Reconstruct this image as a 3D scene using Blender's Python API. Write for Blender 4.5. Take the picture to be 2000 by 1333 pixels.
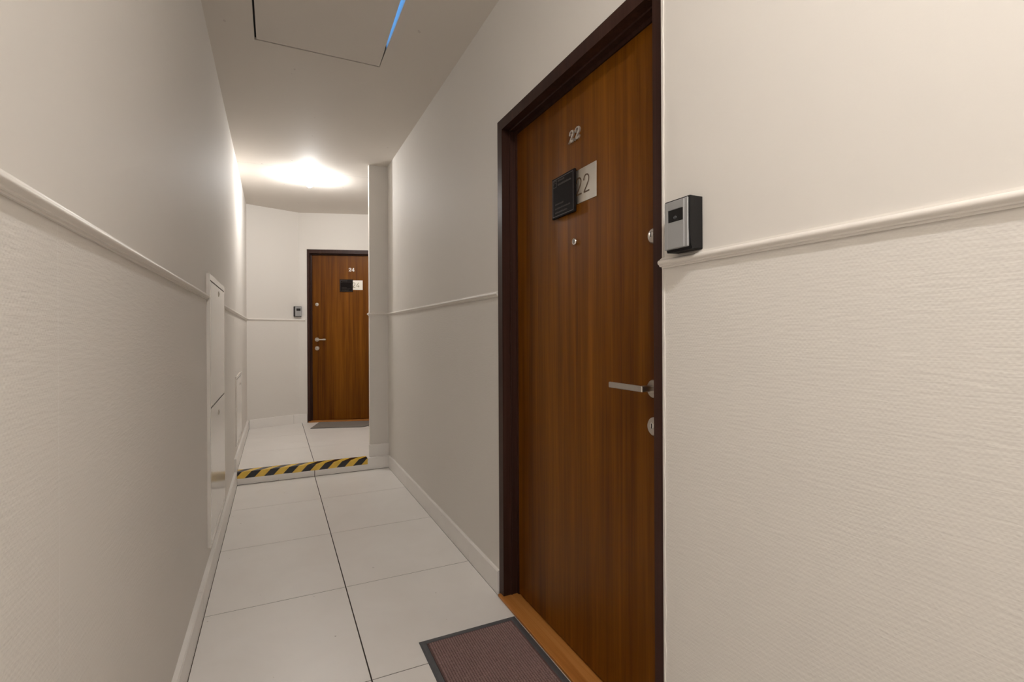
import bpy, bmesh, math, random
from mathutils import Vector, Matrix
random.seed(7)
S = bpy.context.scene
COL = S.collection
for o in list(bpy.data.objects):
    bpy.data.objects.remove(o)

# ------------------------------------------------------------------ camera, world, exposure
CAM_H = 1.17
YAW, PITCH, ROLL = 0.444333, -0.000645, -0.004602
F_PX, SHIFT_PX = 971.29, -12.99
fw = Vector((math.sin(YAW) * math.cos(PITCH), math.cos(YAW) * math.cos(PITCH), math.sin(PITCH)))
rt = Vector((math.cos(YAW), -math.sin(YAW), 0))
up = rt.cross(fw)
r2 = rt * math.cos(ROLL) + up * math.sin(ROLL)
u2 = -rt * math.sin(ROLL) + up * math.cos(ROLL)
cam_d = bpy.data.cameras.new('camera')
cam = bpy.data.objects.new('camera', cam_d)
COL.objects.link(cam)
m = Matrix((r2, u2, -fw)).transposed().to_4x4()
m.translation = (0, 0, CAM_H)
cam.matrix_world = m
cam_d.sensor_fit = 'HORIZONTAL'
cam_d.sensor_width = 36
cam_d.lens = 36 * F_PX / 2000
cam_d.shift_y = SHIFT_PX / 2000
cam_d.clip_start = 0.02
S.camera = cam

world = bpy.data.worlds.new('world')
S.world = world
world.use_nodes = True
world.node_tree.nodes['Background'].inputs[0].default_value = (0.9, 0.85, 0.8, 1)
world.node_tree.nodes['Background'].inputs[1].default_value = 0.0

S.view_settings.view_transform = 'Standard'
S.view_settings.look = 'None'
S.view_settings.gamma = 1
S.view_settings.use_curve_mapping = False
S.view_settings.exposure = 0.0
BULB_NEAR, BULB_FAR = 1230.0, 770.0     # strengths of the two bare bulbs
BULB_COL = (1.0, 0.99, 0.98)
SKYLIGHT = 4.0        # daylight pane above the ceiling hatch

# ------------------------------------------------------------------ measures of the place (metres)
XL, XR, ZC = -0.2925, 0.909, 2.663      # left wall, right wall, ceiling
YB = -2.4                               # end of the corridor behind the camera
XJ, TY0, TL = 0.29, 1.726, 0.689        # floor joints
YS, SH = 4.418, 0.10                    # step
C0, C1 = Vector((XL, 6.39)), Vector((0.26, 6.59))
DB = (Vector((1.057, 6.335)) - C1).normalized()
RAIL0 = 1.338
XA = 1.80                               # right wall of the landing

# ------------------------------------------------------------------ materials
MATS = {}
class N:
    def __init__(s, name, rough=0.5, metal=0.0, col=(0.8, 0.8, 0.8), spec=0.5):
        s.m = bpy.data.materials.new(name); s.m.use_nodes = True
        s.t = s.m.node_tree; s.b = s.t.nodes['Principled BSDF']
        s.b.inputs['Roughness'].default_value = rough
        s.b.inputs['Metallic'].default_value = metal
        s.b.inputs['Base Color'].default_value = (*col, 1)
        s.b.inputs['Specular IOR Level'].default_value = spec
        MATS[name] = s.m
    def n(s, t, **k):
        x = s.t.nodes.new(t)
        for a, v in k.items():
            if hasattr(x, a): setattr(x, a, v)
        return x
    def l(s, a, b): s.t.links.new(a, b)
    def coord(s, scale=(1, 1, 1), kind='Object', rot=(0, 0, 0)):
        c = s.n('ShaderNodeTexCoord'); mp = s.n('ShaderNodeMapping')
        mp.inputs['Scale'].default_value = scale; mp.inputs['Rotation'].default_value = rot
        s.l(c.outputs[kind], mp.inputs[0]); return mp.outputs[0]
    def geo(s, scale=(1, 1, 1)):
        c = s.n('ShaderNodeNewGeometry'); mp = s.n('ShaderNodeMapping')
        mp.inputs['Scale'].default_value = scale
        s.l(c.outputs['Position'], mp.inputs[0]); return mp.outputs[0]
    def noise(s, vec, scale=5, detail=3, rough=0.5, dist=0):
        x = s.n('ShaderNodeTexNoise'); x.inputs['Scale'].default_value = scale
        x.inputs['Detail'].default_value = detail; x.inputs['Roughness'].default_value = rough
        x.inputs['Distortion'].default_value = dist
        s.l(vec, x.inputs['Vector']); return x.outputs['Fac']
    def math(s, op, a, b=None, c=None):
        x = s.n('ShaderNodeMath'); x.operation = op
        for i, v in enumerate((a, b, c)):
            if v is None: continue
            if isinstance(v, (int, float)): x.inputs[i].default_value = v
            else: s.l(v, x.inputs[i])
        return x.outputs[0]
    def ramp(s, f, stops):
        x = s.n('ShaderNodeValToRGB'); e = x.color_ramp.elements
        while len(e) < len(stops): e.new(0.5)
        for i, (p, c) in enumerate(stops):
            e[i].position = p; e[i].color = (*c, 1)
        s.l(f, x.inputs[0]); return x.outputs[0]
    def mix(s, f, a, b):
        x = s.n('ShaderNodeMix'); x.data_type = 'RGBA'
        if isinstance(f, (int, float)): x.inputs[0].default_value = f
        else: s.l(f, x.inputs[0])
        for i, v in ((6, a), (7, b)):
            if isinstance(v, tuple): x.inputs[i].default_value = (*v, 1)
            else: s.l(v, x.inputs[i])
        return x.outputs[2]
    def bump(s, h, strength=0.3, dist=0.002):
        x = s.n('ShaderNodeBump'); x.inputs['Strength'].default_value = strength
        x.inputs['Distance'].default_value = dist
        s.l(h, x.inputs['Height']); s.l(x.outputs[0], s.b.inputs['Normal'])
    def col(s, c): s.l(c, s.b.inputs['Base Color'])
    def rough(s, c): s.l(c, s.b.inputs['Roughness'])

def mat_wall():
    k = N('wall_paint', 0.65, spec=0.12)
    g = k.geo()
    sep = k.n('ShaderNodeSeparateXYZ'); k.l(g, sep.inputs[0])
    along = k.math('ADD', sep.outputs['X'], sep.outputs['Y'])
    z = sep.outputs['Z']
    w1 = k.noise(k.geo((1, 1, 1)), 9, 2)
    w2 = k.noise(k.geo((14, 14, 60)), 3, 3)
    a = k.math('ADD', k.math('MULTIPLY', along, 2 * math.pi / 0.0090), k.math('MULTIPLY', w1, 9))
    b = k.math('ADD', k.math('MULTIPLY', z, 2 * math.pi / 0.0100), k.math('MULTIPLY', w1, 3))
    s1 = k.math('SINE', k.math('ADD', a, b)); s2 = k.math('SINE', k.math('SUBTRACT', b, a))
    weave = k.math('ADD', k.math('MULTIPLY', s1, 0.07), k.math('MULTIPLY', s2, 0.16))
    thread = k.math('MULTIPLY', k.noise(k.geo((22, 22, 170)), 1, 3), 2.0)
    hgt = k.math('ADD', k.math('ADD', weave, thread), w2)
    mask = k.math('LESS_THAN', z, RAIL0 + 0.005)
    fine = k.math('MULTIPLY', k.noise(k.geo((1, 1, 1)), 260, 2), 0.22)
    k.bump(k.math('ADD', k.math('MULTIPLY', hgt, mask), fine), 0.34, 0.0011)
    seam = k.math('MULTIPLY', k.math('LESS_THAN', k.math('ABSOLUTE', k.math('SUBTRACT', sep.outputs['Y'], 0.961)), 0.0007), k.math('MULTIPLY', mask, k.math('LESS_THAN', sep.outputs['X'], 0.0)))
    c = k.mix(k.noise(k.geo(), 1.3, 3), (0.78, 0.738, 0.685), (0.805, 0.763, 0.71))
    k.col(k.mix(k.math('MULTIPLY', seam, k.noise(k.geo((1, 1, 12)), 3, 2)), c, (0.95, 0.93, 0.9)))
def mat_ceiling():
    k = N('ceiling_paint', 0.7, spec=0.2)
    g = k.geo(); sep = k.n('ShaderNodeSeparateXYZ'); k.l(g, sep.inputs[0])
    wob = k.math('MULTIPLY', k.noise(k.geo((2, 0, 0)), 3, 3), 0.05)
    d = k.math('ABSOLUTE', k.math('SUBTRACT', k.math('ADD', sep.outputs['Y'], wob), 4.885))
    crack = k.math('MULTIPLY', k.math('LESS_THAN', d, 0.0022), k.math('GREATER_THAN', k.noise(k.geo((1, 0, 0)), 5, 1), 0.42))
    spots = k.math('GREATER_THAN', k.noise(k.geo((1, 0.6, 1)), 26, 1), 0.79)
    k.bump(k.noise(k.geo(), 240, 2), 0.15, 0.001)
    c = k.mix(k.noise(k.geo(), 2, 3), (0.76, 0.705, 0.64), (0.79, 0.735, 0.67))
    c = k.mix(k.math('MULTIPLY', spots, 0.3), c, (0.4, 0.34, 0.3))
    k.col(k.mix(k.math('MULTIPLY', crack, 0.35), c, (0.25, 0.22, 0.2)))
def mat_tile():
    k = N('porcelain_tile', 0.33, spec=0.45)
    n1 = k.noise(k.geo((1, 1, 1)), 3.2, 5, 0.6, 0.6); n2 = k.noise(k.geo((1, 2.5, 1)), 1.6, 3)
    c = k.ramp(n1, [(0.3, (0.87, 0.83, 0.785)), (0.7, (0.92, 0.885, 0.845))])
    c = k.mix(k.math('MULTIPLY', n2, 0.35), c, (0.89, 0.84, 0.79))
    sp = k.math('GREATER_THAN', k.noise(k.geo(), 42, 1), 0.795)
    k.col(k.mix(k.math('MULTIPLY', sp, 0.45), c, (0.28, 0.23, 0.19)))
    k.rough(k.math('ADD', 0.27, k.math('MULTIPLY', n1, 0.16)))
    k.bump(k.noise(k.geo(), 30, 2), 0.05, 0.001)
def mat_wood(name, dark, mid, light, rough, sc=1.0, axis='Z'):
    k = N(name, rough, spec=0.14)
    st = (26 * sc, 26 * sc, 0.75) if axis == 'Z' else (0.9, 26 * sc, 26 * sc)
    g1 = k.noise(k.coord(st), 1.0, 6, 0.62, 0.35)
    st2 = (120 * sc, 120 * sc, 2.2) if axis == 'Z' else (2.2, 120, 120)
    g2 = k.noise(k.coord(st2), 1.0, 3, 0.6)
    st3 = (5, 5, 0.5) if axis == 'Z' else (0.5, 5, 5)
    g3 = k.noise(k.coord(st3), 1.0, 3, 0.5, 0.5)
    f = k.math('ADD', k.math('ADD', k.math('MULTIPLY', g1, 0.55), k.math('MULTIPLY', g2, 0.2)), k.math('MULTIPLY', g3, 0.25))
    k.col(k.ramp(f, [(0.34, dark), (0.5, mid), (0.66, light)]))
    k.rough(k.math('ADD', rough - 0.06, k.math('MULTIPLY', g1, 0.12)))
    k.bump(g2, 0.08, 0.0006)
def mat_plain(name, col, rough, metal=0.0, var=0.08, sc=20, bump=0.0, spec=0.5):
    k = N(name, rough, metal, col, spec)
    n = k.noise(k.coord(), sc, 3)
    k.col(k.mix(n, tuple(c * (1 - var) for c in col), tuple(min(1, c * (1 + var)) for c in col)))
    if bump: k.bump(n, bump, 0.001)
def mat_brushed(name, col, rough):
    k = N(name, rough, 1.0, col)
    n = k.noise(k.coord((2, 400, 400)), 1, 2)
    k.rough(k.math('ADD', rough - 0.1, k.math('MULTIPLY', n, 0.2)))
def mat_emit(name, col, s):
    mm = bpy.data.materials.new(name); mm.use_nodes = True; t = mm.node_tree
    t.nodes.clear(); e = t.nodes.new('ShaderNodeEmission'); o = t.nodes.new('ShaderNodeOutputMaterial')
    e.inputs[0].default_value = (*col, 1); e.inputs[1].default_value = s
    t.links.new(e.outputs[0], o.inputs[0]); MATS[name] = mm
def mat_tape():
    k = N('hazard_tape', 0.22, spec=0.6)
    g = k.geo(); sep = k.n('ShaderNodeSeparateXYZ'); k.l(g, sep.inputs[0])
    v = k.math('ADD', sep.outputs['Y'], sep.outputs['Z'])
    c = k.math('SUBTRACT', sep.outputs['X'], k.math('MULTIPLY', v, 0.95))
    c = k.math('FRACT', k.math('ADD', k.math('DIVIDE', c, 0.136), TAPE_PHASE))
    f = k.math('GREATER_THAN', c, 0.5)
    wear = k.noise(k.geo((1, 1, 1)), 25, 4)
    yel = k.mix(wear, (0.74, 0.46, 0.045), (0.95, 0.64, 0.11))
    k.col(k.mix(f, yel, (0.012, 0.012, 0.015)))
    k.bump(k.noise(k.geo(), 18, 3), 0.35, 0.004)
TAPE_PHASE = 21.33
mat_wall(); mat_ceiling(); mat_tile(); mat_tape()
mat_wood('door_veneer', (0.072, 0.019, 0.0008), (0.15, 0.047, 0.0015), (0.235, 0.083, 0.005), 0.42)
mat_wood('threshold_oak', (0.34, 0.12, 0.025), (0.47, 0.19, 0.045), (0.58, 0.27, 0.08), 0.4, 1, 'X')
mat_wood('dark_frame', (0.024, 0.010, 0.007), (0.040, 0.017, 0.012), (0.062, 0.028, 0.02), 0.38, 2)
mat_plain('grout', (0.05, 0.038, 0.03), 0.9)
mat_plain('trim_white', (0.82, 0.77, 0.71), 0.42, var=0.03, sc=3)
mat_plain('caulk', (0.8, 0.76, 0.7), 0.6, var=0.05, sc=60, bump=0.5)
mat_plain('cabinet_white', (0.80, 0.755, 0.70), 0.14, var=0.01, sc=2, spec=0.6)
mat_plain('black_plastic', (0.014, 0.013, 0.013), 0.5, var=0.2, sc=200, spec=0.2)
mat_plain('dark_gap', (0.015, 0.013, 0.012), 0.8)
mat_plain('silver_plastic', (0.40, 0.40, 0.40), 0.38, metal=0.35, var=0.04, sc=6)
mat_plain('silver_edge', (0.62, 0.62, 0.62), 0.3, metal=0.4, var=0.02)
mat_plain('window_black', (0.006, 0.006, 0.007), 0.12)
mat_plain('lens_grey', (0.05, 0.05, 0.055), 0.2)
mat_plain('peephole_glass', (0.35, 0.33, 0.31), 0.12, metal=0.7)
mat_brushed('brushed_steel', (0.62, 0.59, 0.55), 0.33)
mat_plain('chrome', (0.80, 0.78, 0.75), 0.16, metal=1.0, var=0.02)
mat_plain('nickel', (0.62, 0.58, 0.52), 0.30, metal=1.0, var=0.03)
mat_brushed('plate_metal', (0.70, 0.655, 0.585), 0.42)
mat_plain('digit_brown', (0.10, 0.055, 0.025), 0.5)
mat_plain('digit_green', (0.16, 0.15, 0.07), 0.5)
mat_plain('plaque_black', (0.010, 0.007, 0.006), 0.6, var=0.1, spec=0.05)
mat_plain('plaque_print', (0.06, 0.05, 0.045), 0.6, spec=0.1)
mat_plain('plaque_border', (0.10, 0.085, 0.08), 0.5, spec=0.2)
mat_plain('numeral_metal', (0.70, 0.66, 0.60), 0.35, metal=0.8, var=0.05)
mat_plain('mat_rubber', (0.075, 0.075, 0.08), 0.6, var=0.2, sc=40, bump=0.2)
mat_plain('mat_pile', (0.135, 0.082, 0.075), 0.95, var=0.35, sc=120, bump=0.4, spec=0.1)
mat_plain('mat_nub', (0.29, 0.195, 0.178), 0.95, var=0.35, sc=150, bump=0.4, spec=0.1)
mat_plain('mat_grey', (0.24, 0.21, 0.185), 0.95, var=0.2, sc=90, bump=0.4, spec=0.1)
mat_plain('lamp_white', (0.8, 0.78, 0.74), 0.45, var=0.02)
mat_plain('hatch_paint', (0.775, 0.72, 0.655), 0.7, var=0.04, sc=4, spec=0.2)
mat_plain('shaft_white', (0.75, 0.78, 0.82), 0.8)
mat_emit('bulb_glow', BULB_COL, BULB_FAR)
mat_emit('bulb_glow_near', BULB_COL, BULB_NEAR)
mat_emit('daylight', (0.12, 0.42, 1.0), SKYLIGHT)

# ------------------------------------------------------------------ helpers
def tag(o, label=None, cat=None, group=None, kind=None):
    if label: o['label'] = label
    if cat: o['category'] = cat
    if group: o['group'] = group
    if kind: o['kind'] = kind
    return o
def empty(name, loc=(0, 0, 0), rz=0.0):
    o = bpy.data.objects.new(name, None); COL.objects.link(o)
    o.location = loc; o.rotation_euler = (0, 0, rz); o.empty_display_size = 0.1
    return o
def build(name, bm, mat, parent=None, loc=None, smooth=False, rz=0.0, fix=True):
    if fix: bmesh.ops.recalc_face_normals(bm, faces=bm.faces[:])
    me = bpy.data.meshes.new(name); bm.to_mesh(me); bm.free()
    me.materials.append(MATS[mat])
    if smooth:
        for p in me.polygons: p.use_smooth = True
        try: me.set_sharp_from_angle(angle=math.radians(40))
        except Exception: pass
    o = bpy.data.objects.new(name, me); COL.objects.link(o)
    if parent: o.parent = parent
    if loc: o.location = loc
    o.rotation_euler = (0, 0, rz)
    return o
def box(bm, x0, x1, y0, y1, z0, z1, bev=0.0, seg=1):
    vs = [bm.verts.new((x, y, z)) for z in (z0, z1) for x, y in ((x0, y0), (x1, y0), (x1, y1), (x0, y1))]
    fs = [bm.faces.new([vs[i] for i in q]) for q in ((3, 2, 1, 0), (4, 5, 6, 7), (0, 1, 5, 4), (1, 2, 6, 5), (2, 3, 7, 6), (3, 0, 4, 7))]
    if bev > 0:
        es = list({e for f in fs for e in f.edges})
        bmesh.ops.bevel(bm, geom=es, offset=bev, segments=seg, affect='EDGES', profile=0.5)
    return bm
def bx(name, mat, parent, x0, x1, y0, y1, z0, z1, bev=0.0, seg=1, smooth=False):
    return build(name, box(bmesh.new(), x0, x1, y0, y1, z0, z1, bev, seg), mat, parent, smooth=smooth)
def prism(bm, poly, z0, z1):
    a = [bm.verts.new((p[0], p[1], z0)) for p in poly]; b = [bm.verts.new((p[0], p[1], z1)) for p in poly]
    bm.faces.new(a[::-1]); bm.faces.new(b); n = len(poly)
    for i in range(n): bm.faces.new((a[i], a[(i + 1) % n], b[(i + 1) % n], b[i]))
    return bm
def lathe(bm, prof, axis='Y', c=(0, 0, 0), seg=28):
    """prof: list of (radius, offset along axis)"""
    rings = []
    for r, h in prof:
        ring = []
        for i in range(seg):
            a = 2 * math.pi * i / seg; ca, sa = math.cos(a) * r, math.sin(a) * r
            if axis == 'Y': v = (ca, h, sa)
            elif axis == 'Z': v = (ca, sa, h)
            else: v = (h, ca, sa)
            ring.append(bm.verts.new((v[0] + c[0], v[1] + c[1], v[2] + c[2])))
        rings.append(ring)
    for a, b in zip(rings, rings[1:]):
        for i in range(seg): bm.faces.new((a[i], a[(i + 1) % seg], b[(i + 1) % seg], b[i]))
    bm.faces.new(rings[0][::-1]); bm.faces.new(rings[-1])
    return bm
def ribbon(bm, pts, w, y0, y1, closed=False):
    """stroke in the xz plane, width w (number or list), from depth y0 to y1"""
    n = len(pts); ws = w if isinstance(w, (list, tuple)) else [w] * n
    L, Rr = [], []
    for i, p in enumerate(pts):
        a = Vector(pts[max(i - 1, 0)]); b = Vector(pts[min(i + 1, n - 1)]); d = (b - a).normalized()
        nn = Vector((-d.y, d.x)) * ws[i] / 2
        L.append(Vector(p) + nn); Rr.append(Vector(p) - nn)
    poly_l = [[bm.verts.new((q.x, y, q.y)) for q in L] for y in (y0, y1)]
    poly_r = [[bm.verts.new((q.x, y, q.y)) for q in Rr] for y in (y0, y1)]
    for i in range(n - 1):
        for k in (0, 1): bm.faces.new((poly_l[k][i], poly_l[k][i + 1], poly_r[k][i + 1], poly_r[k][i]))
        bm.faces.new((poly_l[0][i], poly_l[0][i + 1], poly_l[1][i + 1], poly_l[1][i]))
        bm.faces.new((poly_r[0][i], poly_r[0][i + 1], poly_r[1][i + 1], poly_r[1][i]))
    for i in (0, n - 1): bm.faces.new((poly_l[0][i], poly_r[0][i], poly_r[1][i], poly_l[1][i]))
    return bm
def sweep(bm, path, prof, side=1):
    """horizontal path of (x,y); prof closed list of (out,z); out to the left of travel when side=1"""
    P = [Vector(p) for p in path]; n = len(P); rings = []
    for i, p in enumerate(P):
        ds = []
        if i > 0: ds.append((P[i] - P[i - 1]).normalized())
        if i < n - 1: ds.append((P[i + 1] - P[i]).normalized())
        ns = [Vector((-d.y, d.x)) * side for d in ds]
        nn = sum(ns, Vector((0, 0))); nn.normalize(); nn = nn / max(0.3, nn.dot(ns[0]))
        rings.append([bm.verts.new((p.x + nn.x * o, p.y + nn.y * o, z)) for o, z in prof])
    k = len(prof)
    for a, b in zip(rings, rings[1:]):
        for i in range(k): bm.faces.new((a[i], a[(i + 1) % k], b[(i + 1) % k], b[i]))
    bm.faces.new(rings[0]); bm.faces.new(rings[-1][::-1])
    return bm
def clip(poly, p, n):
    """keep the part of poly on the side n points to"""
    out = []
    for i in range(len(poly)):
        a, b = Vector(poly[i]), Vector(poly[(i + 1) % len(poly)])
        da, db = (a - p).dot(n), (b - p).dot(n)
        if da >= 0: out.append(a)
        if (da >= 0) != (db >= 0): out.append(a + (b - a) * da / (da - db))
    return out

# ------------------------------------------------------------------ walls
def wall(name, origin, rz, length, z0, z1, label, opening=None, thick=0.16):
    """local x along the wall, local y into the wall"""
    bm = bmesh.new()
    if opening:
        a, b, zt = opening
        box(bm, 0, a, 0, thick, z0, z1); box(bm, b, length, 0, thick, z0, z1); box(bm, a, b, 0, thick, zt, z1)
        bmesh.ops.remove_doubles(bm, verts=bm.verts[:], dist=1e-5)
    else:
        box(bm, 0, length, 0, thick, z0, z1)
    o = build(name, bm, 'wall_paint', loc=(origin[0], origin[1], 0), rz=rz)
    return tag(o, label, 'wall', kind='structure')
DW, DH = 1.044, 2.117         # outer size of a door frame
D22_Y = 2.040                 # far outer edge of the near door's frame
YP, PT = 4.48, 0.05           # front and thickness of the pier
wall('wall_left', (XL, YB), math.pi / 2, C0.y - YB + 0.0, 0, ZC, 'long cream left wall with woven wallpaper below the rail')
wall('wall_right', (XR, YP), -math.pi / 2, YP - YB, 0, ZC, 'cream right wall around the near door, woven wallpaper below rail',
     opening=(YP - D22_Y, YP - D22_Y + DW, DH))
wall('wall_back', (XR, YB), math.pi, XR - XL, 0, ZC, 'plain cream wall closing the corridor at its near end')
bm = box(bmesh.new(), 0.749, XR + 0.16, YP, YP + PT, SH, ZC)
tag(build('wall_pier', bm, 'wall_paint'), 'narrow cream wall pier standing on the step', 'wall', kind='structure')
angA = math.atan2((C1 - C0).y, (C1 - C0).x); angB = math.atan2(DB.y, DB.x)
wall('wall_far_left', C0, angA, (C1 - C0).length, SH, ZC, 'short angled cream end wall carrying the far intercom')
D24_X = 0.098
LB = 1.68
wall('wall_far_right', C1, angB, LB, SH, ZC, 'angled cream end wall around the far door', opening=(D24_X, D24_X + DW, SH + DH))
EB = C1 + DB * LB
wall('wall_landing', (XA, EB.y + 0.05), -math.pi / 2, EB.y + 0.05 - (YP + PT), SH, ZC, 'cream side wall of the landing beyond the pier')
wall('wall_landing_front', (XA, YP + PT), math.pi, XA - XR - 0.16, SH, ZC, 'cream wall of the landing beside the pier')

# ceiling with the hatch opening
HX0, HX1, HY0, HY1 = -0.088, 0.532, 2.02, 2.822
bm = bmesh.new()
for a in ((XL - 0.16, HX0, YB - 0.16, 6.95), (HX1, XA + 0.16, YB - 0.16, 6.95), (HX0, HX1, YB - 0.16, HY0), (HX0, HX1, HY1, 6.95)):
    box(bm, a[0], a[1], a[2], a[3], ZC, ZC + 0.06)
tag(build('ceiling', bm, 'ceiling_paint'), 'flat cream painted corridor ceiling with a square hatch opening', 'ceiling', kind='structure')
# shaft with a skylight over the hatch
bm = bmesh.new()
T = 0.03; ZS = ZC + 0.06; ZT = ZC + 0.75
box(bm, HX0 - T, HX0, HY0 - T, HY1 + T, ZS, ZT); box(bm, HX1, HX1 + T, HY0 - T, HY1 + T, ZS, ZT)
box(bm, HX0, HX1, HY0 - T, HY0, ZS, ZT); box(bm, HX0, HX1, HY1, HY1 + T, ZS, ZT)
tag(build('wall_shaft', bm, 'shaft_white'), 'white light shaft above the ceiling hatch', 'shaft', kind='structure')
w = bx('window_1', 'daylight', None, HX0 - T, HX1 + T, HY0 - T, HY1 + T, ZT, ZT + 0.01)
tag(w, 'blue daylit roof pane glimpsed through the hatch gap', 'skylight', kind='structure')

# ------------------------------------------------------------------ floor
GAP, GAPC = 0.0040, 0.0050
fl = build('floor', box(bmesh.new(), XL - 0.1, XR + 0.2, YB, YS + 0.02, -0.12, -0.0012), 'grout')
tag(fl, 'lower corridor floor of large pale grey porcelain tiles', 'floor', kind='structure')
ys = [TY0 + TL * k for k in range(-6, 4)]
ys = [YB] + [y for y in ys if y > YB + 0.05] + [YS - 0.0008]
def tile(parent, poly, z, t=0.009):
    return build('tile', prism(bmesh.new(), poly, z - t, z), 'porcelain_tile', parent)
for a, b in zip(ys, ys[1:]):
    for x0, x1 in ((XL + 0.0215, XJ - GAPC / 2), (XJ + GAPC / 2, XR - 0.0150)):
        tile(fl, [(x0, a + GAP / 2), (x1, a + GAP / 2), (x1, b - GAP / 2), (x0, b - GAP / 2)], 0.0)
nA = Vector((-(C1 - C0).y, (C1 - C0).x)).normalized(); nB = Vector((-DB.y, DB.x))
def landing(poly, inset=0.0):
    return clip(clip(poly, C0 - nA * inset, -nA), C1 - nB * inset, -nB)
lp = landing([Vector(p) for p in ((XL, YS + 0.012), (XA, YS + 0.012), (XA, 6.9), (XL, 6.9))])
sl = build('floor_landing', prism(bmesh.new(), lp, -0.12, SH - 0.0012), 'grout')
tag(sl, 'raised landing floor of large pale porcelain tiles past the step', 'floor', kind='structure')
ly = [YS, YS + 0.70, YS + 1.39, YS + 2.08, YS + 2.6]
for a, b in zip(ly, ly[1:]):
    for x0, x1 in ((XL, XJ - GAPC / 2), (XJ + GAPC / 2, 0.98), (0.98 + GAP, 1.67), (1.67 + GAP, XA)):
        a0 = a + (GAP * 0.3 if a > YS else 0)
        x0 = max(x0, XL + 0.019)
        po = landing([Vector(p) for p in ((x0, a0), (x1, a0), (x1, b - GAP * 0.3), (x0, b - GAP * 0.3))], 0.0155)
        if len(po) > 2: tile(sl, po, SH)
for x0, x1 in ((XL, XJ - GAPC / 2), (XJ + GAPC / 2, XR)):
    bx('riser_tile', 'porcelain_tile', sl, x0, x1, YS, YS + 0.011, 0.002, SH - 0.0095)

# ------------------------------------------------------------------ baseboards (tile pieces) and chair rails
BH = 0.106
def bb_prof(z, th):
    return [(0, z - 0.0008), (th, z - 0.0008), (th, z + BH - 0.005), (th - 0.004, z + BH), (0, z + BH)]
def baseboard(name, pts, cuts, z, th, side, label):
    """straight run from pts[0] to pts[1], cut at the distances in cuts"""
    root = tag(empty(name, (pts[0][0], pts[0][1], z)), label, 'baseboard', kind='structure')
    a, b = Vector(pts[0]), Vector(pts[1]); L = (b - a).length; d = (b - a) / L
    cs = [0] + sorted(c for c in cuts if 0.02 < c < L - 0.02) + [L]
    if th > 0.01: build('joint_filler', sweep(bmesh.new(), [d * 0.003, d * (L - 0.003)], [(0, -0.0005), (th - 0.0025, -0.0005), (th - 0.0025, BH - 0.004), (0, BH - 0.004)], side), 'grout', root)
    for p, q in zip(cs, cs[1:]):
        g = 0.0009
        build('skirting_tile', sweep(bmesh.new(), [d * (p + g), d * (q - g)], bb_prof(0, th), side), 'porcelain_tile', root)
joints = [TY0 + TL * k for k in range(-6, 4)]
baseboard('baseboard_left', ((XL, YB), (XL, YS)), [j - YB for j in joints], 0, 0.019, -1, 'pale tile baseboard along the left wall of the lower corridor')
baseboard('baseboard_right', ((XR, YS), (XR, D22_Y + 0.004)), [YS - j for j in joints], 0, 0.013, -1, 'pale tile baseboard on right wall between door and step')
baseboard('baseboard_right_near', ((XR, D22_Y - DW - 0.004), (XR, YB)), [D22_Y - DW - j for j in joints], 0, 0.013, -1, 'pale tile baseboard on right wall before the near door')
baseboard('baseboard_landing', ((XL, YS), (XL, C0.y)), [0.62, 0.7, 1.39], SH, 0.017, -1, 'pale tile baseboard on left wall above the step')
fa = (C1 - C0).normalized()
baseboard('baseboard_far', (C0 + fa * 0.017, C1 - fa * 0.004), [0.5], SH, 0.013, -1, 'pale tile baseboard below the angled end wall')
baseboard('baseboard_far_door', (C1, C1 + DB * (D24_X - 0.003)), [], SH, 0.013, -1, 'short pale tile baseboard piece beside the far door frame')
baseboard('baseboard_pier', ((0.749 - 0.013, YP), (XR, YP)), [], SH, 0.013, -1, 'short pale tile baseboard at the foot of the wall pier')
RH = 0.027
def rail_prof():
    z = RAIL0
    p = [(0, z), (0.0045, z), (0.0052, z + 0.0035), (0.0085, z + 0.0045), (0.0090, z + 0.0075), (0.0125, z + 0.0095)]
    for i in range(7):
        a = -0.6 + i * (2.1 / 6)
        p.append((0.0095 + 0.0055 * math.cos(a), z + 0.0145 + 0.0062 * math.sin(a)))
    p += [(0.0065, z + 0.0225), (0.0055, z + RH), (0, z + RH)]
    return p
CAB_Y0, CAB_Y1 = 2.735, 3.475
def rail(name, path, side, label):
    tag(build(name, sweep(bmesh.new(), path, rail_prof(), side), 'trim_white', smooth=True), label, 'chair rail', kind='structure')
rail('trim_1', [(XL, YB), (XL, CAB_Y0 - 0.002)], -1, 'cream moulded chair rail on left wall before the cabinet')
rail('trim_2', [(XL, CAB_Y1 + 0.002), (XL, C0.y), tuple(C1), tuple(C1 + DB * (D24_X - 0.02))], -1, 'cream moulded chair rail from the cabinet round to the far door')
rail('trim_3', [(XR, D22_Y - DW + 0.004), (XR, YB)], -1, 'cream moulded chair rail below the near intercom')
rail('trim_4', [(0.749, YP + PT), (0.749, YP), (XR, YP), (XR, D22_Y + 0.002)], -1, 'cream moulded chair rail from the near door round the pier')

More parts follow.
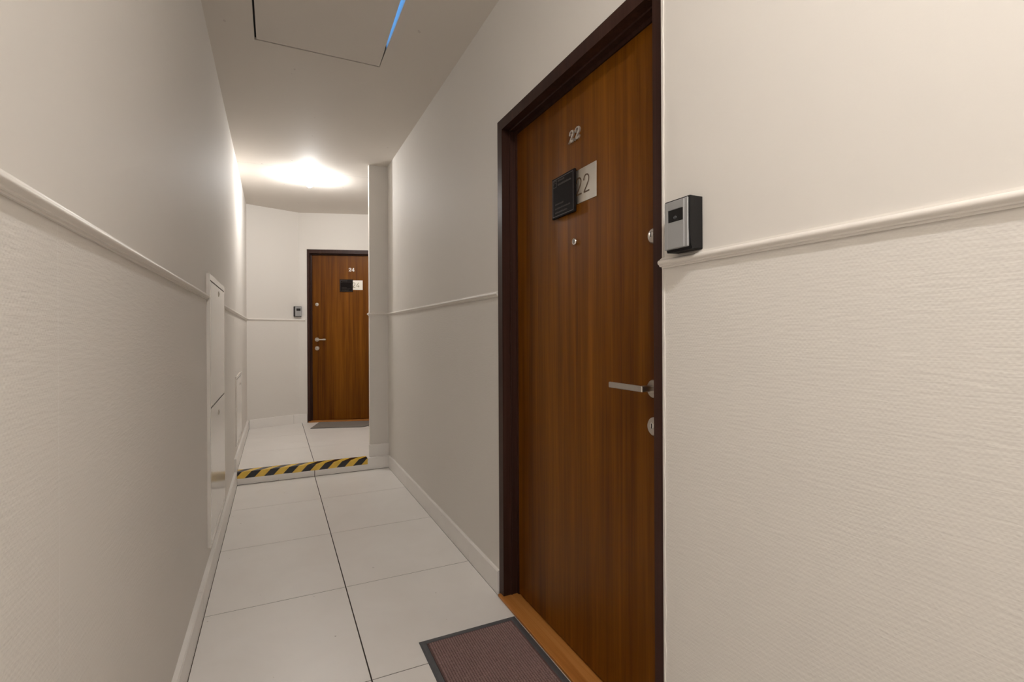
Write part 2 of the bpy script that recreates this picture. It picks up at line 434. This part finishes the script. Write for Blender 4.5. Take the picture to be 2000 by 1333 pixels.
# ------------------------------------------------------------------ doors
TWO = [(0.03, 0.70), (0.045, 0.79), (0.10, 0.90), (0.19, 0.97), (0.29, 0.99), (0.40, 0.97), (0.49, 0.90), (0.535, 0.80), (0.535, 0.70), (0.50, 0.58), (0.43, 0.47), (0.30, 0.31), (0.15, 0.13), (0.06, 0.03)]
def digit(bm, ch, x, z, w, h, sw, y0, y1):
    T = lambda pts: [(x + a / 0.6 * w, z + b * h) for a, b in pts]
    if ch == '2':
        ribbon(bm, T(TWO), sw, y0, y1); ribbon(bm, T([(0.02, 0.0), (0.59, 0.0)]), sw, y0, y1)
    else:
        ribbon(bm, T([(0.44, 1.0), (0.22, 0.61), (0.02, 0.27)]), sw, y0, y1)
        ribbon(bm, T([(0.0, 0.26), (0.62, 0.26)]), sw, y0, y1)
        ribbon(bm, T([(0.47, 0.58), (0.47, -0.01)]), sw, y0, y1)
def fat_digit(bm, ch, x, z, w, h, y0, y1, slant=0.35):
    """cast numeral: thick and thin strokes, leaning"""
    T = lambda pts: [(x + a / 0.6 * w + b * h * slant * 0.5, z + b * h) for a, b in pts]
    if ch == '2':
        pts = [(0.12, 0.62), (0.05, 0.72), (0.10, 0.88), (0.26, 0.98), (0.44, 0.92), (0.53, 0.77), (0.48, 0.60), (0.34, 0.40), (0.18, 0.22), (0.05, 0.05)]
        ws = [0.10, 0.15, 0.15, 0.11, 0.17, 0.24, 0.24, 0.17, 0.10, 0.09]
        ribbon(bm, T(pts), [q * h for q in ws], y0, y1)
        pts = [(0.0, 0.0), (0.10, 0.13), (0.22, 0.14), (0.36, 0.06), (0.50, 0.07), (0.60, 0.24)]
        ribbon(bm, T(pts), [q * h for q in (0.07, 0.15, 0.17, 0.2, 0.15, 0.07)], y0, y1)
    else:
        ribbon(bm, T([(0.36, 1.0), (0.18, 0.62), (0.0, 0.27)]), [q * h for q in (0.10, 0.10, 0.10)], y0, y1)
        ribbon(bm, T([(-0.02, 0.25), (0.62, 0.25)]), 0.11 * h, y0, y1)
        ribbon(bm, T([(0.40, 1.0), (0.40, 0.02)]), 0.24 * h, y0, y1)
        ribbon(bm, T([(0.25, 0.02), (0.56, 0.02)]), 0.08 * h, y0, y1)
REC = 0.064                     # how far the leaf is set back from the wall face
def door(name, origin, rz, z, num, lever_right, ink, label, near):
    """local x to the right when facing the door, y into the wall, z up"""
    root = tag(empty(name, (origin[0], origin[1], z), rz), label, 'door', kind='structure')
    FW = 0.046
    FL, FR = (0.046, 0.030) if lever_right else (0.030, 0.046)      # the lock side is narrower
    # frame: two jambs and a head, each with a stepped reveal
    def jamb(x0, x1, sgn):
        bm = bmesh.new()
        a, b = (x0, x1) if sgn > 0 else (x1, x0)
        p = [(a, -0.006), (b, -0.006), (b, 0.030), (b + sgn * 0.004, 0.032), (b + sgn * 0.004, 0.036), (b, 0.038), (b, REC - 0.004), (b + sgn * 0.012, REC - 0.002), (b + sgn * 0.012, 0.15), (a, 0.15)]
        prism(bm, p, 0.0, DH); return bm
    build('frame_jamb', jamb(0.0, FL, 1), 'dark_frame', root)
    build('frame_jamb', jamb(DW - FR, DW, -1), 'dark_frame', root)
    bm = bmesh.new()
    zt = DH - FW
    pr = [(-0.006, DH), (-0.006, zt), (0.030, zt), (0.032, zt - 0.004), (0.036, zt - 0.004), (0.038, zt), (REC - 0.004, zt), (REC - 0.002, zt - 0.012), (0.15, zt - 0.012), (0.15, DH)]
    A = [bm.verts.new((FL, y, q)) for y, q in pr]; Bv = [bm.verts.new((DW - FR, y, q)) for y, q in pr]
    bm.faces.new(A); bm.faces.new(Bv[::-1])
    for i in range(len(pr)): bm.faces.new((A[i], A[(i + 1) % len(pr)], Bv[(i + 1) % len(pr)], Bv[i]))
    build('frame_head', bm, 'dark_frame', root)
    # caulk line round the frame
    for x0, x1 in ((-0.006, 0.0), (DW, DW + 0.006)):
        bm = bmesh.new(); n = 60; rr = random.Random(3 if near else 5); L = []
        for i in range(n + 1):
            zz = BH + 0.004 + (DH - BH) * i / n; e = rr.uniform(-0.0015, 0.002)
            xa, xb = (x0 - e, x1) if x0 < 0 else (x0, x1 + e)
            L.append([bm.verts.new((xa, 0.001, zz)), bm.verts.new((xa, -0.0035, zz)), bm.verts.new((xb, -0.0035, zz)), bm.verts.new((xb, 0.001, zz))])
        for p, q in zip(L, L[1:]):
            for i in range(4): bm.faces.new((p[i], p[(i + 1) % 4], q[(i + 1) % 4], q[i]))
        bm.faces.new(L[0]); bm.faces.new(L[-1])
        build('caulk_line', bm, 'caulk', root)
    leaf = bx('door_leaf', 'door_veneer', root, FL + 0.014, DW - FR - 0.014, REC, REC + 0.045, 0.020, DH - FW - 0.014, 0.0015)
    # threshold board with a worn edge
    bm = box(bmesh.new(), 0.014, DW - 0.014, -0.019, REC + 0.09, 0.001, 0.014, 0.002)
    build('threshold', bm, 'threshold_oak', root)
    # hardware
    s = 1 if lever_right else -1
    hx = 0.940 if lever_right else 0.100
    yl = REC
    bm = lathe(bmesh.new(), [(0.026, yl), (0.026, yl - 0.006), (0.024, yl - 0.009), (0.011, yl - 0.009), (0.010, yl - 0.012)], c=(hx, 0, 1.0125))
    rose = build('handle_rose', bm, 'nickel', root, smooth=True)
    bm = bmesh.new()
    if near:   # flat rectangular lever
        box(bm, hx - 0.009, hx + 0.009, yl - 0.052, yl - 0.009, 1.006, 1.023, 0.003)
        box(bm, hx - s * 0.144 if s > 0 else hx - 0.009, hx + 0.009 if s > 0 else hx + 0.144, yl - 0.056, yl - 0.046, 1.006, 1.023, 0.002)
        build('lever_handle', bm, 'brushed_steel', root)
    else:      # rounded lever
        lathe(bm, [(0.010, yl - 0.055), (0.010, yl - 0.009)], c=(hx, 0, 1.012), seg=16)
        lathe(bm, [(0.004, 0), (0.010, 0.004), (0.0085, 0.03), (0.009, 0.07), (0.012, 0.10), (0.010, 0.118), (0.004, 0.122)], axis='X', c=(hx - 0.006, yl - 0.050, 1.013), seg=16)
        build('lever_handle', bm, 'nickel', root, smooth=True)
    for zz, r in ((1.447, 0.0215), (0.905, 0.0265)):
        bm = lathe(bmesh.new(), [(r, yl), (r, yl - 0.005), (r - 0.003, yl - 0.0085), (0.010, yl - 0.0095)], c=(hx, 0, zz))
        kr = build('keyhole_rose', bm, 'nickel', root, smooth=True)
        bm = lathe(bmesh.new(), [(0.0085, yl - 0.0085), (0.0085, yl - 0.013), (0.007, yl - 0.014)], c=(hx, 0, zz + 0.004), seg=20)
        build('lock_cylinder', bm, 'chrome', kr, smooth=True)
        build('key_slot', box(bmesh.new(), hx - 0.0012, hx + 0.0012, yl - 0.0145, yl - 0.0125, zz - 0.004, zz + 0.010), 'dark_gap', kr)
    if near:
        bm = lathe(bmesh.new(), [(0.0125, yl), (0.0125, yl - 0.003), (0.0105, yl - 0.0055), (0.008, yl - 0.0055), (0.0075, yl - 0.003)], c=(0.525, 0, 1.501), seg=24)
        pe = build('peephole', bm, 'chrome', root, smooth=True)
        bm = lathe(bmesh.new(), [(0.0072, yl - 0.002), (0.0066, yl - 0.005), (0.004, yl - 0.0066), (0.001, yl - 0.007)], c=(0.525, 0, 1.501), seg=20)
        build('peephole_lens', bm, 'peephole_glass', pe, smooth=True)
    return root
def door_signs(origin, rz, z, num, ink, where, near):
    R = Matrix.Rotation(rz, 4, 'Z')
    def at(x, y, zz):
        v = R @ Vector((x, y, 0)); return (origin[0] + v.x, origin[1] + v.y, z + zz)
    yl = REC; sx_ = 0.0 if near else -0.012
    # cast numerals
    nr = tag(empty('door_number', at(0.532 + sx_, yl, 1.861), rz), 'small cast metal numerals %s screwed to the %s door' % (num, where), 'door number', 'cast numerals on the doors')
    for i, ch in enumerate(num):
        bm = bmesh.new(); fat_digit(bm, ch, -0.038 + i * 0.0375, 0.0, 0.031, 0.042, -0.006, 0.0, 0.25 if near else 0.0)
        build('numeral', bm, 'numeral_metal', nr)
    # number plate, tucked under the plaque
    pr = tag(empty('number_plate', at(0.575 + sx_, yl, 1.631), rz), 'brushed metal plate engraved %s beside the dark plaque on %s door' % (num, where), 'number plate', 'number plates on the doors')
    bx('plate', 'plate_metal', pr, -0.095, 0.086, -0.002, 0.0, 0.0, 0.119, 0.0005)
    for i, ch in enumerate(num):
        bm = bmesh.new(); digit(bm, ch, -0.0375 + i * 0.0475, 0.031, 0.036, 0.059, 0.0052 if near else 0.006, -0.0026, -0.0018)
        build('digit', bm, ink, pr)
    # dark plaque on spacers
    q = tag(empty('name_plaque', at(0.4645 + sx_, yl, 1.606), rz), 'dark rectangular name plaque with faint small print on %s door' % where, 'plaque', 'dark plaques on the doors')
    W2 = 0.0785; Hh = 0.153
    for sx in (-1, 1):
        for zz in (0.02, Hh - 0.02):
            if sx > 0: continue
            build('spacer', lathe(bmesh.new(), [(0.006, 0.0), (0.006, -0.004)], c=(sx * (W2 - 0.02), 0, zz), seg=12), 'plaque_black', q)
    bx('panel', 'plaque_black', q, -W2, W2, -0.013, -0.004, 0.0, Hh, 0.0015)
    yb0, yb1 = -0.0135, -0.0128
    bm = bmesh.new(); i_ = 0.006; bw = 0.0022
    for a in ((-W2 + i_, W2 - i_, i_, i_ + bw), (-W2 + i_, W2 - i_, Hh - i_ - bw, Hh - i_), (-W2 + i_, -W2 + i_ + bw, i_, Hh - i_), (W2 - i_ - bw, W2 - i_, i_, Hh - i_)):
        box(bm, a[0], a[1], yb0, yb1, a[2], a[3])
    build('border_line', bm, 'plaque_border', q)
    bm = bmesh.new()   # small square house emblem
    x0, x1, z0, z1 = -0.070, -0.042, 0.116, 0.143
    for a in ((x0, x1, z0, z0 + 0.003), (x0, x1, z1 - 0.003, z1), (x0, x0 + 0.003, z0, z1), (x1 - 0.003, x1, z0, z1)):
        box(bm, a[0], a[1], yb0, yb1, a[2], a[3])
    ribbon(bm, [(-0.066, 0.129), (-0.056, 0.137), (-0.046, 0.129)], 0.0025, yb0, yb1)
    build('emblem', bm, 'plaque_print', q)
    rr = random.Random(11)
    def line(xa, xb, zz, hh):   # a row of print too small to read
        bm = bmesh.new(); x = xa
        while x < xb:
            w_ = rr.uniform(0.0025, 0.0045); box(bm, x, min(x + w_, xb), yb0, yb1, zz, zz + hh * rr.choice((0.8, 1.0, 1.0))); x += w_ + 0.0013
        build('print_line', bm, 'plaque_print', q)
    line(-0.035, 0.012, 0.134, 0.007); line(-0.035, 0.058, 0.119, 0.007)
    for k, (xe, zz) in enumerate(((0.005, 0.048), (0.052, 0.032), (0.030, 0.017))): line(-0.055, xe, zz, 0.006)
O22 = Vector((XR, D22_Y)); O24 = C1 + DB * D24_X
door('door_1', O22, -math.pi / 2, 0.0, '22', True, 'digit_brown', 'brown wood veneer flat door numbered 22 in dark frame', True)
door('door_2', O24, angB, SH, '24', False, 'digit_green', 'brown wood veneer flat door numbered 24 past the step', False)
door_signs(O22, -math.pi / 2, 0.0, '22', 'digit_brown', 'near', True)
door_signs(O24, angB, SH, '24', 'digit_green', 'far', False)

# ------------------------------------------------------------------ intercoms
def intercom(loc, rz, label):
    r = tag(empty('intercom', loc, rz), label, 'intercom', 'intercoms beside the doors')
    W, Hh, D = 0.0405, 0.125, 0.046
    # housing: side profile tapers at the bottom
    bm = bmesh.new()
    pr = [(0.0, 0.002), (-0.036, 0.0), (-0.0405, 0.012), (-0.042, 0.05), (-0.0425, 0.09), (-0.042, Hh - 0.001), (-0.039, Hh), (0.0, Hh)]
    A = [bm.verts.new((-W, y, q)) for y, q in pr]; Bv = [bm.verts.new((W, y, q)) for y, q in pr]
    bm.faces.new(A); bm.faces.new(Bv[::-1])
    for i in range(len(pr)): bm.faces.new((A[i], A[(i + 1) % len(pr)], Bv[(i + 1) % len(pr)], Bv[i]))
    bmesh.ops.bevel(bm, geom=[e for e in bm.edges if abs(e.verts[0].co.x - e.verts[1].co.x) < 1e-6], offset=0.0018, segments=2, affect='EDGES')
    build('housing', bm, 'black_plastic', r)
    def plate(name, x0, x1, z0, z1, y, t, mat, cut=None):
        bm = bmesh.new()
        if cut:
            a, b, c, d = cut
            for q in ((x0, a, z0, z1), (b, x1, z0, z1), (a, b, z0, c), (a, b, d, z1)): box(bm, q[0], q[1], y, y + t, q[2], q[3])
        else: box(bm, x0, x1, y, y + t, z0, z1, 0.0012)
        return build(name, bm, mat, r)
    fp = plate('faceplate', -W + 0.0018, W - 0.003, 0.006, Hh - 0.004, -0.0455, 0.0055, 'silver_plastic')
    cx0, cx1 = -0.0275, 0.0265
    plate('centre_panel', cx0 + 0.0008, cx1 - 0.0008, 0.0075, Hh - 0.0055, -0.0472, 0.002, 'silver_plastic', cut=(cx0 + 0.003, cx1 - 0.002, 0.070, 0.100))
    for x in (cx0, cx1): build('seam_strip', box(bmesh.new(), x - 0.0007, x + 0.0007, -0.0468, -0.0452, 0.0075, Hh - 0.0055), 'silver_edge', fp)
    wi = build('camera_window', box(bmesh.new(), cx0 + 0.0035, cx1 - 0.0025, -0.0462, -0.0452, 0.0705, 0.0995), 'window_black', r)
    build('lens', lathe(bmesh.new(), [(0.005, -0.0455), (0.0042, -0.0468), (0.002, -0.0474)], c=(-0.002, 0, 0.080), seg=18), 'lens_grey', wi, smooth=True)
    return r
intercom((XR, 0.9025, 1.3665), -math.pi / 2, 'silver and black intercom box beside the near door frame')
intercom(tuple(C0 + fa * (0.565)) + (1.392,), angA, 'silver and black intercom box on the end wall beside the far door')

# ------------------------------------------------------------------ cabinets in the left wall
def flap(parent, y0, y1, z0, z1, th, lock_y, lock_z):
    d = bx('cabinet_door', 'cabinet_white', parent, 0.004, th, y0, y1, z0, z1, 0.0015)
    lk = build('lock', lathe(bmesh.new(), [(0.014, th), (0.014, th + 0.0015), (0.010, th + 0.003)], axis='X', c=(0, lock_y, lock_z), seg=20), 'nickel', d, smooth=True)
    build('lock_slot', box(bmesh.new(), th + 0.0025, th + 0.0036, lock_y - 0.007, lock_y + 0.007, lock_z - 0.007, lock_z + 0.007), 'dark_gap', d)
def cabinet(name, y0, y1, z0, z1, fl_, th, doors, label):
    r = tag(empty(name, (XL, (y0 + y1) / 2, z0)), label, 'cabinet'); h = (y1 - y0) / 2; H = z1 - z0
    bm = bmesh.new()
    for a in ((-h, -h + fl_, 0, H), (h - fl_, h, 0, H), (-h + fl_, h - fl_, 0, fl_), (-h + fl_, h - fl_, H - fl_, H)):
        box(bm, 0.0, th, a[0], a[1], a[2], a[3])
    build('frame', bm, 'cabinet_white', r)
    build('backing', box(bmesh.new(), 0.0, 0.003, -h + fl_, h - fl_, fl_, H - fl_), 'dark_gap', r)
    for a, b, ly_, lz_ in doors: flap(r, -h + fl_ + 0.004, h - fl_ - 0.004, a - z0 , b - z0, th + 0.0005, ly_, lz_ - z0)
cabinet('wall_cabinet', CAB_Y0, CAB_Y1, 0.165, 1.464, 0.028, 0.014,
        [(0.197, 0.817, 0.0, 0.755), (0.825, 1.430, 0.03, 1.395)], 'tall glossy white two-door utility cabinet let into left wall')
cabinet('access_panel', 4.56, 5.20, 0.275, 0.836, 0.022, 0.010,
        [(0.30, 0.808, 0.10, 0.745)], 'small white access panel low on left wall past step')

# ------------------------------------------------------------------ hazard tape
bm = bmesh.new()
n = 24; x0, x1 = XL + 0.02, 0.716; t = 0.0009; rr = random.Random(2); rows = []
for i in range(n + 1):
    x = x0 + (x1 - x0) * i / n; e = rr.uniform(-0.002, 0.002); w_ = rr.uniform(0.0, 0.0007)
    rows.append([bm.verts.new(q) for q in ((x, YS - 0.0003, 0.050 + e), (x, YS - t - w_, 0.050 + e), (x, YS - t - w_, 0.075), (x, YS - t, SH - 0.001), (x, YS + 0.001, SH + t), (x, YS + 0.04, SH + t + w_), (x, YS + 0.086 + e, SH + t + w_), (x, YS + 0.086 + e, SH + 0.0003), (x, YS, SH + 0.0003), (x, YS - 0.0003, SH))])
for a, b in zip(rows, rows[1:]):
    for i in range(10): bm.faces.new((a[i], a[(i + 1) % 10], b[(i + 1) % 10], b[i]))
bm.faces.new(rows[0]); bm.faces.new(rows[-1])
tag(build('hazard_tape', bm, 'hazard_tape'), 'black and yellow striped warning tape along the step edge', 'tape')

# ------------------------------------------------------------------ doormats
mx0, mx1, my0, my1 = 0.486, 0.8875, 1.255, 1.855
r = tag(empty('doormat', ((mx0 + mx1) / 2, (my0 + my1) / 2, 0)), 'brown ribbed doormat with grey rubber border at the near door', 'doormat')
a, b = (mx1 - mx0) / 2, (my1 - my0) / 2
bm = bmesh.new(); bw = 0.024
ring = lambda i, z: [bm.verts.new(q + (z,)) for q in ((-a + i, -b + i), (a - i, -b + i), (a - i, b - i), (-a + i, b - i))]
R4 = [ring(0, 0.0005), ring(0, 0.002), ring(0.006, 0.0055), ring(bw - 0.003, 0.0065), ring(bw, 0.003), ring(bw, 0.0005)]
for p, q in zip(R4, R4[1:] + R4[:1]):
    for i in range(4): bm.faces.new((p[i], p[(i + 1) % 4], q[(i + 1) % 4], q[i]))
build('rubber_border', bm, 'mat_rubber', r)
build('carpet_base', box(bmesh.new(), -a + bw + 0.0005, a - bw - 0.0005, -b + bw + 0.0005, b - bw - 0.0005, 0.0008, 0.0042), 'mat_pile', r)
bm = bmesh.new(); rr = random.Random(4); pit = 0.0092
nx, ny = int((2 * a - 2 * bw - 0.004) / pit), int((2 * b - 2 * bw - 0.004) / pit)
for i in range(nx):
    for j in range(ny):
        cx, cy = (i - (nx - 1) / 2) * pit, (j - (ny - 1) / 2) * pit
        e = 0.0036 + rr.uniform(-0.0003, 0.0004); q = 0.0017; zt = 0.0072 + rr.uniform(-0.0006, 0.0005); ox, oy = rr.uniform(-.0005, .0005), rr.uniform(-.0005, .0005)
        v0 = [bm.verts.new((cx + s * e, cy + u * e, 0.0041)) for s, u in ((-1, -1), (1, -1), (1, 1), (-1, 1))]
        v1 = [bm.verts.new((cx + ox + s * q, cy + oy + u * q, zt)) for s, u in ((-1, -1), (1, -1), (1, 1), (-1, 1))]
        bm.faces.new(v1)
        for k in range(4): bm.faces.new((v0[k], v0[(k + 1) % 4], v1[(k + 1) % 4], v1[k]))
tag(build('pile_nubs', bm, 'mat_nub', r, fix=False), kind='stuff')
# grey mat at the far door
W, D = 0.64, 0.40
poly = []
def corner(cx, cy, rad, a0, k):
    for i in range(k + 1):
        an = a0 + math.pi / 2 * i / k; poly.append((cx + rad * math.cos(an), cy + rad * math.sin(an)))
corner(W - 0.012, -0.012, 0.012, 0, 3); corner(0.012, -0.012, 0.012, math.pi / 2, 3)
corner(0.012, -D + 0.012, 0.012, math.pi, 3); corner(W - 0.11, -D + 0.11, 0.11, 1.5 * math.pi, 10)
pm = C1 + DB * 0.236 - nB * 0.030
r = tag(empty('doormat', (pm.x, pm.y, SH), angB), 'thin plain grey doormat with one rounded corner at the far door', 'doormat')
build('rubber_base', prism(bmesh.new(), poly, 0.0005, 0.003), 'mat_rubber', r)
cx, cy = W / 2, -D / 2
build('felt_top', prism(bmesh.new(), [(cx + (x - cx) * 0.975, cy + (y - cy) * 0.965) for x, y in poly], 0.003, 0.008), 'mat_grey', r)

# ------------------------------------------------------------------ ceiling hatch panel
r = tag(empty('ceiling_hatch', ((HX0 + HX1) / 2, (HY0 + HY1) / 2, ZC)), 'square cream ceiling hatch panel with blue daylight in its gap', 'hatch')
cx, cy = (HX0 + HX1) / 2, (HY0 + HY1) / 2
pl = [(HX0 + 0.009 - cx, HY1 - 0.012 - cy), (HX1 - 0.003 - cx, HY1 - 0.012 - cy), (HX1 - 0.026 - cx, HY0 + 0.005 - cy), (HX0 + 0.009 - cx, HY0 + 0.005 - cy)]
build('hatch_panel', prism(bmesh.new(), pl, -0.0012, 0.012), 'hatch_paint', r)
hw, hd = (HX1 - HX0) / 2, (HY1 - HY0) / 2
bm = bmesh.new()
for q in ((-hw + 0.0005, -hw + 0.03, -hd + 0.0005, hd - 0.0005), (-hw + 0.03, hw - 0.0005, hd - 0.035, hd - 0.0005), (-hw + 0.03, hw - 0.0005, -hd + 0.0005, -hd + 0.03), (hw - 0.03, hw - 0.0005, hd - 0.19, hd - 0.035)):
    box(bm, q[0], q[1], q[2], q[3], 0.0125, 0.04)
build('hatch_light_stop', bm, 'dark_gap', r)  # dark strips added above the panel to keep daylight out of most gaps
for yy in (-0.25, 0.25):
    build('catch', box(bmesh.new(), -0.27, -0.23, yy - 0.02, yy + 0.02, 0.012, 0.020), 'nickel', r)

# ------------------------------------------------------------------ ceiling lamps
def lamp(loc, rz, label, glow):
    r = tag(empty('ceiling_lamp', loc, rz), label, 'ceiling lamp', 'bare bulb ceiling lamps')
    # local: the bulb points to -y, socket leans down from a round base on the ceiling
    build('base', lathe(bmesh.new(), [(0.045, 0.0), (0.045, -0.012), (0.038, -0.02), (0.02, -0.022)], axis='Z', seg=32), 'lamp_white', r, smooth=True)
    d = Vector((0, -0.82, -0.57)).normalized(); q = d.to_track_quat('Z', 'Y').to_matrix().to_4x4()
    bm = lathe(bmesh.new(), [(0.016, -0.012), (0.02, 0.0), (0.021, 0.035), (0.018, 0.038)], axis='Z', seg=24)
    bmesh.ops.transform(bm, matrix=Matrix.Translation((0, -0.002, -0.018)) @ q, verts=bm.verts)
    build('socket', bm, 'lamp_white', r, smooth=True)
    bm = lathe(bmesh.new(), [(0.013, 0.037), (0.015, 0.046), (0.022, 0.060), (0.0285, 0.076), (0.030, 0.088), (0.027, 0.101), (0.018, 0.112), (0.006, 0.117)], axis='Z', seg=20)
    bmesh.ops.transform(bm, matrix=Matrix.Translation((0, -0.002, -0.018)) @ q, verts=bm.verts)
    build('bulb', bm, glow, r, smooth=True)
    return r
lamp((0.30, 5.14, ZC), 0.0, 'bare bulb ceiling lamp over the landing past the step', 'bulb_glow')
lamp((0.27, -0.32, ZC), 0.0, 'bare bulb ceiling lamp over the corridor before the near door', 'bulb_glow_near')
